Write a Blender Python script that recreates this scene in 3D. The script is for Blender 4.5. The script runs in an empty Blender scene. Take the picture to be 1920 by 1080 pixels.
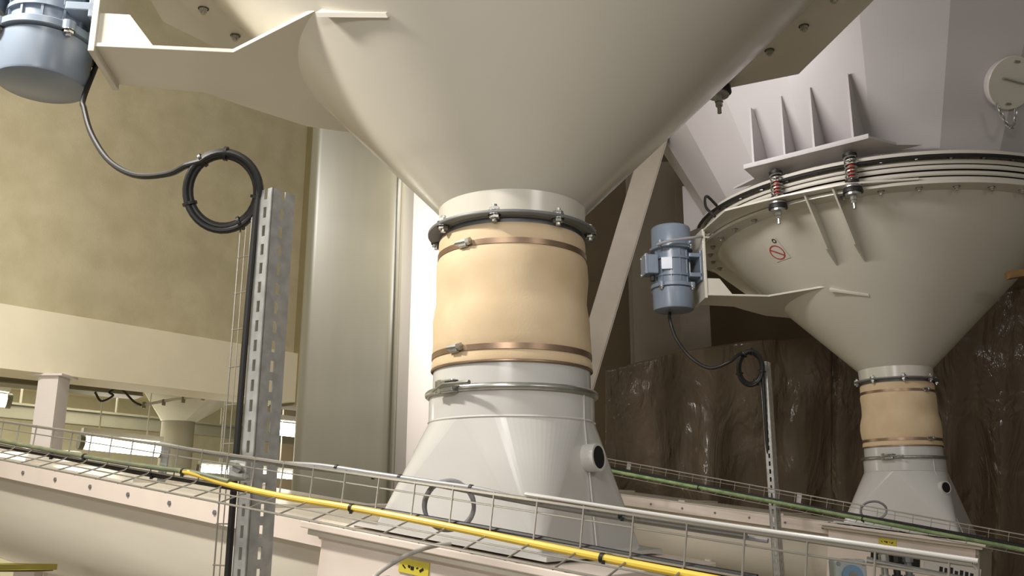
import bpy, math, random
from mathutils import Vector, Matrix
random.seed(7)
sc = bpy.context.scene
col = sc.collection
R = math.radians

# ---------------------------------------------------------------- camera
F_PX, PITCH, ROLL = 1691.15, 0.2425, 0.0023
cd = bpy.data.cameras.new('camera'); cam = bpy.data.objects.new('camera', cd); col.objects.link(cam)
cd.sensor_width = 36.0; cd.lens = F_PX / 1920 * 36.0; cd.clip_start = 0.05
cam.matrix_world = Matrix.Rotation(math.pi/2 + PITCH, 4, 'X') @ Matrix.Rotation(ROLL, 4, 'Z')
sc.camera = cam
# ---------------------------------------------------------------- world and lights
w = bpy.data.worlds.new('hall_ambient'); sc.world = w; w.use_nodes = True
w.node_tree.nodes['Background'].inputs[0].default_value = (1.0, 0.95, 0.87, 1)
w.node_tree.nodes['Background'].inputs[1].default_value = 0.2
def area(name, loc, target, sx, sy, power, color):
    l = bpy.data.lights.new(name, 'AREA'); l.shape = 'RECTANGLE'; l.size = sx; l.size_y = sy
    l.energy = power; l.color = color
    o = bpy.data.objects.new(name, l); col.objects.link(o); o.location = loc
    o.rotation_euler = (Vector(target) - Vector(loc)).to_track_quat('-Z', 'Y').to_euler()
    return o
area('wall_tube_lamp', (-2.3, 2.0, 2.5), (-0.7, 2.9, 1.1), 0.5, 0.14, 118, (1.0, 0.95, 0.87))
area('ceiling_tube_lamp', (-1.8, -1.2, 1.9), (0.0, 3.2, 0.8), 1.5, 0.2, 12, (1.0, 0.96, 0.89))
area('hall_tube_lamp', (-0.6, -1.2, 1.3), (2.4, 5.6, 1.7), 1.2, 0.2, 38, (1.0, 0.96, 0.94))
area('side_tube_lamp', (3.0, -1.2, 2.0), (0.6, 3.5, 1.0), 1.2, 0.2, 26, (1.0, 0.95, 0.9))
area('overhead_tube_lamp', (-0.75, 0.4, 2.7), (-0.2, 2.4, 0.2), 0.16, 1.2, 20, (1.0, 0.97, 0.93))
area('trough_fill_light', (-3.3, 0.8, 0.1), (-1.6, 3.6, 0.5), 1.2, 0.15, 15, (1.0, 0.95, 0.87))  # added low fill light for the conveyor trough and shelf underside
area('bay_fill_light', (-0.1, 4.3, 1.5), (-0.65, 5.3, 0.9), 0.3, 0.9, 26, (1.0, 0.96, 0.92))  # added light, hidden behind the large hopper to brighten the white panel
area('bay_fill_light', (0.6, 4.5, 2.3), (2.4, 6.2, 2.1), 0.9, 0.15, 26, (1.0, 0.96, 0.95))  # added light, hidden likewise to brighten the far hopper and silo
area('lower_room_lamp', (-5.2, 9.5, 1.6), (-5.2, 9.6, 0), 3.0, 3.0, 330, (1.0, 0.96, 0.84))
sc.view_settings.view_transform = 'Standard'; sc.view_settings.look = 'None'
sc.view_settings.exposure = 0.0; sc.view_settings.gamma = 1.0; sc.view_settings.use_curve_mapping = False

# ---------------------------------------------------------------- helpers
def lin(c): c /= 255.0; return c/12.92 if c <= 0.04045 else ((c+0.055)/1.055)**2.4
def rgb(r, g, b): return (lin(r), lin(g), lin(b), 1)
CP, SP = math.cos(PITCH), math.sin(PITCH)
def at(x, y, d):
    """point of the place seen at photo pixel x, y at depth d (metres along the lens axis)"""
    a, b = x-960, y-540; c, s = math.cos(ROLL), math.sin(ROLL); a, b = c*a+s*b, -s*a+c*b
    u, v = a/F_PX, -b/F_PX
    return Vector((u*d, (CP-v*SP)*d, (SP+v*CP)*d))
def atY(x, y, Y):
    p = at(x, y, 1.0); return p*(Y/p.y)

def mat(name, c, rough=0.45, metal=0.0, var=0.06, scale=6.0, bump=0.0, bscale=40.0, spec=0.5, c2=None, emit=None, estr=0, alpha=1.0, stretch=None):
    m = bpy.data.materials.new(name); m.use_nodes = True; nt = m.node_tree; b = nt.nodes['Principled BSDF']
    b.inputs['Roughness'].default_value = rough; b.inputs['Metallic'].default_value = metal
    b.inputs['Specular IOR Level'].default_value = spec
    tc = nt.nodes.new('ShaderNodeTexCoord'); mp = nt.nodes.new('ShaderNodeMapping')
    nt.links.new(tc.outputs['Object'], mp.inputs[0])
    if stretch: mp.inputs['Scale'].default_value = stretch
    n = nt.nodes.new('ShaderNodeTexNoise'); n.inputs['Scale'].default_value = scale; n.inputs['Detail'].default_value = 6
    nt.links.new(mp.outputs[0], n.inputs['Vector'])
    r = nt.nodes.new('ShaderNodeValToRGB'); r.color_ramp.elements[0].position = 0.35; r.color_ramp.elements[1].position = 0.65
    d = c2 if c2 else tuple(max(0, x*(1-2*var)) for x in c[:3]) + (1,)
    r.color_ramp.elements[0].color = d; r.color_ramp.elements[1].color = c
    nt.links.new(n.outputs['Fac'], r.inputs[0]); nt.links.new(r.outputs[0], b.inputs['Base Color'])
    if bump:
        n2 = nt.nodes.new('ShaderNodeTexNoise'); n2.inputs['Scale'].default_value = bscale; n2.inputs['Detail'].default_value = 5
        nt.links.new(mp.outputs[0], n2.inputs['Vector'])
        bp = nt.nodes.new('ShaderNodeBump'); bp.inputs['Strength'].default_value = bump; bp.inputs['Distance'].default_value = 0.02
        nt.links.new(n2.outputs['Fac'], bp.inputs['Height']); nt.links.new(bp.outputs[0], b.inputs['Normal'])
    if emit:
        b.inputs['Emission Color'].default_value = emit; b.inputs['Emission Strength'].default_value = estr
    b.inputs['Alpha'].default_value = alpha
    return m

M = {}
M['cream'] = mat('cream_paint', rgb(208, 203, 190), 0.22, var=0.015, scale=3)
M['chute'] = mat('light_grey_gloss_paint', rgb(203, 201, 196), 0.16, var=0.02, scale=3)
M['silo'] = mat('silo_grey_paint', rgb(190, 185, 184), 0.32, var=0.02, scale=2)
M['motor'] = mat('blue_grey_motor_paint', rgb(120, 131, 145), 0.3, var=0.04, scale=8)
M['motor_tag'] = mat('pale_metal_plate', rgb(190, 196, 206), 0.35)
M['flange'] = mat('dull_grey_flange', rgb(126, 127, 127), 0.5, metal=0.3, var=0.08, scale=12)
M['zinc'] = mat('zinc_steel', rgb(190, 190, 184), 0.3, metal=0.85, var=0.12, scale=25)
M['galv'] = mat('galvanised_steel', rgb(196, 196, 192), 0.42, metal=0.6, var=0.12, scale=30)
M['wire'] = mat('galvanised_wire', rgb(176, 171, 160), 0.35, metal=0.7, var=0.05)
M['band'] = mat('worn_clamp_band', rgb(168, 142, 118), 0.35, metal=0.75, var=0.15, scale=9)
M['sleeve'] = mat('tan_sleeve_fabric', rgb(220, 198, 164), 0.75, var=0.05, scale=5, bump=0.06, bscale=160, c2=rgb(206, 182, 146), spec=0.25)
M['rubber'] = mat('black_rubber', rgb(30, 28, 27), 0.5, var=0.1)
M['cable'] = mat('black_cable', rgb(26, 24, 22), 0.5, var=0.1)
M['yellow'] = mat('yellow_cable', rgb(240, 205, 78), 0.4, var=0.04, scale=20)
M['grey_cable'] = mat('grey_cable', rgb(150, 150, 152), 0.4)
M['white_cable'] = mat('white_cable', rgb(205, 200, 190), 0.45)
M['green_cable'] = mat('green_cable', rgb(98, 106, 84), 0.45, c2=rgb(120, 122, 90), scale=30)
M['green_cable2'] = mat('pale_green_cable', rgb(150, 170, 120), 0.45, c2=rgb(110, 135, 85), scale=20)
M['wall'] = mat('olive_plaster', rgb(204, 193, 160), 0.9, scale=6, bump=0.15, bscale=120, c2=rgb(192, 181, 147), spec=0.2)
M['beam'] = mat('cream_beam_paint', rgb(240, 230, 200), 0.6, var=0.02)
M['shade_strip'] = mat('olive_shade_colour', rgb(140, 128, 92), 0.7)  # wall olive darkened to hold the shade at the wall end
M['duct'] = mat('olive_grey_duct_paint', rgb(112, 108, 92), 0.35, var=0.03, scale=3, stretch=(6, 6, 0.6))
M['panel'] = mat('white_panel_paint', rgb(240, 230, 222), 0.5, var=0.01)
M['dark'] = mat('dark_brown_wall', rgb(104, 90, 66), 0.8, var=0.08, scale=2)
M['steel_brown'] = mat('taupe_steel_paint', rgb(146, 136, 120), 0.5)
M['column'] = mat('taupe_column_paint', rgb(150, 138, 120), 0.6, var=0.05, scale=2)
M['floor'] = mat('grey_concrete_floor', rgb(170, 162, 146), 0.7, var=0.1, scale=3)
M['conveyor'] = mat('conveyor_beige_paint', rgb(214, 206, 190), 0.25, var=0.04, scale=2.5, stretch=(0.5, 4, 4))
M['conv_flange'] = mat('pinkish_white_paint', rgb(232, 218, 206), 0.35, var=0.03)
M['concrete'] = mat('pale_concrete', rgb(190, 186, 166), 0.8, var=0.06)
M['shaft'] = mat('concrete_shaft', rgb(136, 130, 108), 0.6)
M['farwall'] = mat('far_cream_wall', rgb(226, 220, 188), 0.8, var=0.04)
M['fargrey'] = mat('far_grey_steel', rgb(128, 124, 104), 0.6)
M['lamp'] = mat('glowing_tube', (1, 1, 1, 1), 0.5, emit=(1.0, 0.96, 0.84, 1), estr=14)
M['lamp_body'] = mat('lamp_body_white', rgb(226, 222, 206), 0.5)
M['red'] = mat('red_print', rgb(178, 62, 48), 0.5)
M['white_print'] = mat('white_print', rgb(214, 206, 198), 0.5)
M['black_print'] = mat('black_print', rgb(24, 22, 22), 0.5)
M['tag_yellow'] = mat('yellow_tag', rgb(222, 206, 70), 0.5)
M['olive_yellow'] = mat('olive_yellow_paint', rgb(158, 146, 62), 0.5)
M['hole'] = mat('dark_bore', rgb(14, 13, 13), 0.8)
M['wood'] = mat('brown_timber', rgb(132, 100, 58), 0.7, var=0.2, scale=14)
M['glass_box'] = mat('clear_grey_plastic', rgb(176, 184, 182), 0.1, var=0.05)
M['gauge'] = mat('blue_grey_dial', rgb(120, 150, 176), 0.2)
M['spring_red'] = mat('red_spring_paint', rgb(196, 70, 52), 0.4)

class MB:
    def __init__(s): s.v = []; s.f = []
    def add(s, vs, fs):
        n = len(s.v); s.v += [tuple(p) for p in vs]; s.f += [tuple(i+n for i in f) for f in fs]; return s
    def box(s, c, size, rot=None):
        h = [x/2 for x in size]; vs = []
        for z in (-1, 1):
            for y in (-1, 1):
                for x in (-1, 1):
                    p = Vector((x*h[0], y*h[1], z*h[2]))
                    if rot is not None: p = rot @ p
                    vs.append(p + Vector(c))
        return s.add(vs, [(0,2,3,1),(4,5,7,6),(0,1,5,4),(2,6,7,3),(0,4,6,2),(1,3,7,5)])
    def prism(s, poly, off):
        """closed polygon of 3D points swept by the vector off"""
        off = Vector(off); n = len(poly); vs = [Vector(p) for p in poly]; vs += [p + off for p in vs]
        fs = [tuple(range(n))[::-1], tuple(range(n, 2*n))] + [(i, (i+1) % n, n+(i+1) % n, n+i) for i in range(n)]
        return s.add(vs, fs)
    def lathe(s, prof, n=48, c=(0,0,0), a0=0, a1=None, cap=False, closed=False):
        full = a1 is None; k = n if full else n+1; a1 = a0+2*math.pi if full else a1
        vs = []
        for (r, z) in prof:
            for i in range(k):
                a = a0+(a1-a0)*i/n; vs.append((c[0]+r*math.cos(a), c[1]+r*math.sin(a), c[2]+z))
        fs = []; m = len(prof)
        for j in range(m if closed else m-1):
            j2 = (j+1) % m
            for i in range(n):
                i2 = (i+1) % k if full else i+1
                fs.append((j*k+i, j*k+i2, j2*k+i2, j2*k+i))
        if cap: fs.append(tuple(range(k))[::-1]); fs.append(tuple((m-1)*k+i for i in range(k)))
        return s.add(vs, fs)
    def cyl(s, p0, p1, r0, r1=None, n=16, cap=True):
        return s.tube([p0, p1], r0, n, r1=r1, cap=cap)
    def tube(s, pts, r, n=8, r1=None, cap=True, closed=False):
        pts = [Vector(p) for p in pts]; L = len(pts); vs = []; up = None
        for i, p in enumerate(pts):
            a = pts[i-1] if (i > 0 or closed) else p; b = pts[(i+1) % L] if (i < L-1 or closed) else p
            t = (b-a).normalized()
            if up is None:
                up = Vector((0,0,1)) if abs(t.z) < 0.9 else Vector((1,0,0))
            up = (up - t*up.dot(t)).normalized(); sd = t.cross(up)
            rr = r if r1 is None else r+(r1-r)*i/(L-1)
            for k in range(n):
                q = 2*math.pi*k/n; vs.append(p+(up*math.cos(q)+sd*math.sin(q))*rr)
        fs = []
        for i in range(L if closed else L-1):
            j = (i+1) % L
            for k in range(n): fs.append((i*n+k, j*n+k, j*n+(k+1) % n, i*n+(k+1) % n))
        if cap and not closed: fs.append(tuple(range(n))); fs.append(tuple((L-1)*n+k for k in range(n))[::-1])
        return s.add(vs, fs)
    def shift(s, d): s.v = [(x+d[0], y+d[1], z+d[2]) for x, y, z in s.v]; return s
    def mesh(s, name, m, smooth=True, ang=35):
        me = bpy.data.meshes.new(name); me.from_pydata(s.v, [], s.f); me.materials.append(m)
        import bmesh
        b = bmesh.new(); b.from_mesh(me); bmesh.ops.recalc_face_normals(b, faces=b.faces); b.to_mesh(me); b.free()
        me.polygons.foreach_set('use_smooth', [smooth]*len(me.polygons)); me.update()
        if smooth: me.set_sharp_from_angle(angle=R(ang))
        return me
    def build(s, name, m, parent=None, smooth=True, ang=35, bevel=0):
        o = bpy.data.objects.new(name, s.mesh(name, m, smooth, ang)); col.objects.link(o)
        if parent is not None: o.parent = parent
        if bevel:
            md = o.modifiers.new('bevel', 'BEVEL'); md.width = bevel; md.segments = 2; md.limit_method = 'ANGLE'
        return o
def tag(o, label=None, cat=None, group=None, kind=None):
    for k, v in (('label', label), ('category', cat), ('group', group), ('kind', kind)):
        if v: o[k] = v
    return o
def empty(name, loc=(0,0,0), rz=0, matrix=None):
    o = bpy.data.objects.new(name, None); col.objects.link(o); o.empty_display_size = 0.1
    if matrix is not None: o.matrix_world = matrix
    else: o.location = loc; o.rotation_euler = (0,0,rz)
    return o
def inst(name, me, parent, loc, rot=None):
    o = bpy.data.objects.new(name, me); col.objects.link(o); o.parent = parent; o.location = loc
    if rot is not None: o.rotation_euler = rot
    return o
def copy_tree(o, parent=None):
    c = o.copy(); col.objects.link(c); c.parent = parent
    for ch in list(o.children): copy_tree(ch, c)
    return c
def catmull(pts, n=8):
    pts = [Vector(p) for p in pts]; P = [2*pts[0]-pts[1]] + pts + [2*pts[-1]-pts[-2]]; out = []
    for i in range(1, len(P)-2):
        a, b, c, d = P[i-1:i+3]
        for k in range(n):
            t = k/n; out.append(0.5*((2*b)+(c-a)*t+(2*a-5*b+4*c-d)*t*t+(3*b-a-3*c+d)*t**3))
    out.append(pts[-1]); return out
def structure(mb, name, m, **k): return tag(mb.build(name, m, **k), kind='structure')

# ---------------------------------------------------------------- layout of the place
H1 = Vector((0.0, 2.9235, 0)); H2 = Vector((2.7409, 6.4049, 0)); ROW = H2 - H1
RZ = math.atan2(-0.1026, -0.9947)           # local x of a hopper points to its motor
C3 = Vector((-0.8206, 0.5582, 0.1245)).normalized()      # conveyors rise this way
EY = Vector((-0.5624, -0.8268, 0)); EY = (EY - C3*EY.dot(C3)).normalized(); EZ = C3.cross(EY)
def frame(o): return Matrix(((C3.x, EY.x, EZ.x, o[0]), (C3.y, EY.y, EZ.y, o[1]), (C3.z, EY.z, EZ.z, o[2]), (0,0,0,1)))
ZF = -1.7
RD = Vector((0.6184, 0.7859, 0)); RN = Vector((0.7859, -0.6184, 0))     # row direction, and across it to the right

# ================================================================ SETTING
structure(MB().box((1, 6, ZF-0.05), (24, 26, 0.1)), 'floor', M['floor'], smooth=False)
W0 = at(0, 690, 5.0)                     # lower front edge of the cream beam
def wallpt(t, back, z): p = W0 + RD*t - RN*back; return Vector((p.x, p.y, z))
ZB = W0.z
mb = MB().prism([wallpt(-3.2, 0, ZB), wallpt(2.2, 0, ZB), wallpt(2.2, 0.35, ZB), wallpt(-3.2, 0.35, ZB)], (0,0,0.36))
structure(mb, 'trim_1', M['beam'], smooth=False)
mb = MB().prism([wallpt(-3.2, 0.05, ZB+0.36), wallpt(2.2, 0.05, ZB+0.36), wallpt(2.2, 0.3, ZB+0.36), wallpt(-3.2, 0.3, ZB+0.36)], (0,0,3.2))
structure(mb, 'wall_left', M['wall'], smooth=False)
mb = MB().prism([wallpt(2.04, -0.03, ZB-0.02), wallpt(2.42, -0.03, ZB-0.02), wallpt(2.42, 0.3, ZB-0.02), wallpt(2.04, 0.3, ZB-0.02)], (0,0,3.6))
structure(mb, 'trim_shade', M['shade_strip'], smooth=False)  # added strip, its dark colour stands in for a shadow edge
mb = MB().box((3.5, 11.2, 2.9), (13, 0.2, 9.2)); structure(mb, 'wall_back', M['dark'], smooth=False)
mb = MB().box((8.3, 7, 2.9), (0.2, 8.4, 9.2)); structure(mb, 'wall_right', M['dark'], smooth=False)

# duct with rounded corners
def rounded(x0, x1, y0, y1, r, n=8):
    out = []
    for cx, cy, a in ((x1-r, y1-r, 0), (x0+r, y1-r, 90), (x0+r, y0+r, 180), (x1-r, y0+r, 270)):
        for k in range(n+1): q = R(a+90*k/n); out.append((cx+r*math.cos(q), cy+r*math.sin(q)))
    return out
D = empty('square_duct', (0, 0, 0))
pl = at(560, 600, 4.7); pr = at(747, 600, 4.7)
wd = pr.x-pl.x
D.location = ((pl.x+pr.x)/2, pl.y+0.3, ZF)
tag(D, 'tall olive-grey square duct with rounded corners standing beside the white wall panel', 'duct')
MB().prism([(x, y, 0) for x, y in rounded(-wd/2, wd/2, -0.3, 0.3, 0.07)], (0,0,4.4)).build('shell', M['duct'], D)
MB().box((wd/2-0.004, -0.302, 2.2), (0.008, 0.012, 4.4)).build('seam', M['duct'], D, smooth=False)
# white panel wall
a = at(735, 600, 5.45); b = at(905, 600, 5.45)
mb = MB().prism([(a.x, a.y, ZF), (b.x, b.y, ZF), (b.x+0.04, b.y+0.15, ZF), (a.x+0.04, a.y+0.15, ZF)], (0,0,5.3)); structure(mb, 'wall_panel', M['panel'], smooth=False)

# ---- dark bay behind the hoppers: columns and brace
def column(name, x0, x1, y, d, m, label, thick=0.3, z1=3.6):
    p, q = at(x0, y, d), at(x1, y, d); c = (p+q)/2
    o = empty(name, (c.x, c.y, ZF)); wdt = abs(q.x-p.x)
    MB().box((0, thick/2-0.02, (z1-ZF)/2), (0.02, thick-0.05, z1-ZF)).build('web', m, o, smooth=False)
    for s in (0, thick): MB().box((0, s, (z1-ZF)/2), (wdt, 0.02, z1-ZF)).build('flange', m, o, smooth=False)
    MB().box((0, thick/2, 0.01), (wdt+0.1, thick+0.12, 0.02)).build('base_plate', m, o, smooth=False)
    return tag(o, label, 'column')
column('steel_column', 1185, 1275, 500, 9.3, M['column'], 'shadowed brown steel column behind the diagonal brace')
column('steel_column', 1272, 1326, 500, 9.0, M['steel_brown'], 'paler taupe steel column behind the small blue-grey motor')
b_ = at(1080, 760, 6.6); t_ = at(1240, 225, 6.9); o = empty('diagonal_brace', b_+(b_-t_)*((b_.z-ZF)/(t_.z-b_.z))); p0 = Vector((0,0,0)); p1 = t_-o.location
t = (p1-p0).normalized(); s = t.cross(Vector((0,1,0))).normalized()
for nm, off, wdt, th in (('face', 0, 0.16, 0.02), ('lip', 0.08, 0.02, 0.12), ('lip', -0.08, 0.02, 0.12)):
    rot = Matrix((s, t.cross(s), t)).transposed()
    MB().box((p0+p1)/2 + s*off + Vector((0, th/2 if nm == 'lip' else 0, 0)), (wdt, th, (p1-p0).length), rot).build(nm, M['steel_brown'], o, smooth=False)
tag(o, 'slanting taupe steel brace beside the tan sleeve of the large hopper', 'brace')

# ---- lower room seen under the beam
def farbox(name, pts, off, m, **k): return structure(MB().prism(pts, off), name, m, smooth=False, **k)
farbox('wall_far', [wallpt(-9, 9, ZF), wallpt(9, 9, ZF), wallpt(9, 9.2, ZF), wallpt(-9, 9.2, ZF)], (0,0,4.0), M['farwall'])
farbox('ceiling', [wallpt(-9, 0.36, 1.75), wallpt(2.2, 0.36, 1.75), wallpt(9, 9, 1.75), wallpt(-9, 9, 1.75)], (0,0,0.2), M['farwall'])
# post under the beam
o = empty('beam_post', at(98, 745, 5.25)); o.location.z = ZF
MB().box((0,0,(ZB-ZF)/2), (0.115, 0.14, ZB-ZF)).build('shaft', M['panel'], o, smooth=False)
MB().box((0,0,ZB-ZF-0.006), (0.18, 0.2, 0.012)).build('head_plate', M['panel'], o, smooth=False)
tag(o, 'short white post holding up the cream beam', 'post')
# mushroom column
c = at(331, 830, 8.2); o = empty('mushroom_column', (c.x, c.y, ZF))
zc = at(331, 790, 8.2).z; zt = at(331, 728, 8.2).z
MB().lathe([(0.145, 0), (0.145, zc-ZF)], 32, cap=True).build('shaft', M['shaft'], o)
n = 32; vs = []; 
top = [(-0.24, -0.2), (0.42, -0.2), (0.42, 0.4), (-0.24, 0.4)]
mb = MB(); ring = [(0.15*math.cos(2*math.pi*i/n), 0.15*math.sin(2*math.pi*i/n), zc-ZF) for i in range(n)]
def sq(a):
    x, y = math.cos(a), math.sin(a); k = max(abs(x), abs(y)); x, y = x/k, y/k
    return (0.09+x*0.36, 0.09+y*0.36)
mb.add(ring+[(*sq(2*math.pi*i/n), zt-ZF) for i in range(n)], [(i, (i+1) % n, n+(i+1) % n, n+i) for i in range(n)]+[tuple(range(n, 2*n))])
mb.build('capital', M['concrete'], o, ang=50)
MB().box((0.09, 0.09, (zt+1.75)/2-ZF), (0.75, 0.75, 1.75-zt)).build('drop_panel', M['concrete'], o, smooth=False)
tag(o, 'round grey concrete column with a flared pale head in the lower room', 'column')
# grey beams and lamps of the lower room
def bar(name, p, q, h, dep, m, label, cat):
    p, q = Vector(p), Vector(q); o = empty(name, p); d = q-p; t = d.normalized(); sd = t.cross(Vector((0,0,1))).normalized(); up = sd.cross(t)
    rot = Matrix((t, -sd, up)).transposed()
    MB().box(d/2, (d.length, dep, h*0.72), rot).build('body', m, o, smooth=False)
    MB().box(d/2+up*h*0.43, (d.length, dep*1.3, h*0.14), rot).build('top_edge', m, o, smooth=False)
    MB().box(d/2-up*h*0.43, (d.length, dep*1.3, h*0.14), rot).build('bottom_edge', m, o, smooth=False)
    for f_ in (0.25, 0.75): MB().cyl(d*f_+up*h*0.4, d*f_+Vector((0,0,1.75-p.z)), 0.012, n=6).build('hanger', m, o)
    return tag(o, label, cat)
bar('far_girder', at(-60, 762, 8.6), at(300, 797, 9.3), 0.15, 0.12, M['fargrey'], 'grey girder crossing the lower room behind the white post', 'girder')
bar('far_girder', at(362, 803, 9.4), at(560, 822, 9.8), 0.13, 0.12, M['fargrey'], 'grey girder running on behind the mushroom column and slotted post', 'girder')
bar('pipe_rack', at(-40, 707, 6.4), at(262, 737, 7.0), 0.075, 0.2, M['shaft'], 'dark rack of pipes hung under the cream beam', 'rack')
def lamp(p, q, r, label):
    p, q = Vector(p), Vector(q); o = empty('fluorescent_lamp', p); d = q-p
    MB().cyl((0,0,0), d, r, n=12).build('tube', M['lamp'], o)
    t = d.normalized()
    MB().box(d/2+Vector((0,0,r*1.7)), (d.length, r*1.3, r*0.8), d.to_track_quat('X', 'Z').to_matrix()).build('housing', M['lamp_body'], o, smooth=False)
    for f_ in (0.2, 0.8): MB().cyl(d*f_+Vector((0,0,r*2)), d*f_+Vector((0,0,1.75-p.z)), 0.006, n=6).build('hanger', M['lamp_body'], o)
    for e in (p-p, d): MB().cyl(e-t*0.02, e+t*0.02, r*1.15, n=12).build('end_cap', M['fargrey'], o)
    return tag(o, label, 'lamp', None)
lamp(at(152, 829, 7.4), at(302, 845, 7.8), 0.055, 'bright fluorescent lamp beside the mushroom column shaft')
lamp(at(505, 802, 7.6), at(580, 810, 7.8), 0.055, 'fluorescent lamp glowing between the slotted post and the duct')
lamp(at(-70, 742, 7.4), at(16, 752, 7.6), 0.055, 'fluorescent lamp next to the white post under the beam')
lamp(at(372, 878, 7.6), at(560, 893, 7.9), 0.03, 'narrow lamp low behind the foot of the slotted post')
# conduit with clips
o = empty('conduit_pipe', at(252, 762, 6.6))
pts = [at(252, 762, 6.6), at(330, 748, 6.6), at(436, 737, 6.6)]
MB().tube([p-o.location for p in pts], 0.011, 8).build('pipe', M['white_cable'], o)
for k in range(5):
    p = pts[0].lerp(pts[2], 0.1+0.2*k)-o.location
    MB().box(p, (0.016, 0.03, 0.045)).build('clip', M['fargrey'], o, smooth=False)
tag(o, 'pale conduit with clips under the flared column head', 'conduit')
o = MB().tube(catmull([at(178, 735, 6.5), at(190, 752, 6.5), at(212, 742, 6.5), at(205, 735, 6.5), at(225, 728, 6.5), at(250, 752, 6.55), at(265, 760, 6.58)], 6), 0.008, 6).build('hanging_wire', M['cable'])
tag(o, 'thin dark wire drooping from the pipe rack', 'cable')

# ================================================================ HOPPERS
BOLT = MB()
BOLT.lathe([(0, 0.0), (0.02, 0.0), (0.02, -0.004)], 12); BOLT.lathe([(0.0165, -0.004), (0.0165, -0.018), (0.0, -0.018)], 6); BOLT.lathe([(0.009, -0.018), (0.009, -0.03), (0, -0.03)], 10)
BOLT.v = [(x*1.05, y*1.05, z*0.85) for x, y, z in BOLT.v]
M['bolt'] = mat('grey_bolt', rgb(172, 168, 156), 0.45, metal=0.3)
M_BOLT = BOLT.mesh('bolt', M['bolt'], ang=30)
BOLT_Z = MB(); BOLT_Z.lathe([(0, 0), (0.017, 0), (0.017, -0.004)], 12); BOLT_Z.lathe([(0.014, -0.004), (0.014, -0.017), (0, -0.017)], 6); BOLT_Z.lathe([(0.007, -0.017), (0.007, -0.03), (0, -0.03)], 10)
BOLT_Z.v = [(x*1.2, y*1.2, z*0.75) for x, y, z in BOLT_Z.v]
M_BOLTZ = BOLT_Z.mesh('bolt', M['zinc'], ang=30)
SCR = MB().lathe([(0.009, 0), (0.009, -0.005), (0, -0.006)], 6); M_SCREW = SCR.mesh('bolt', M['flange'], ang=20)
Z0 = 0.86
ZN, RNK = 0.983, 0.249
def rc(z): return RNK + (z-ZN)*1.0
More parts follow.
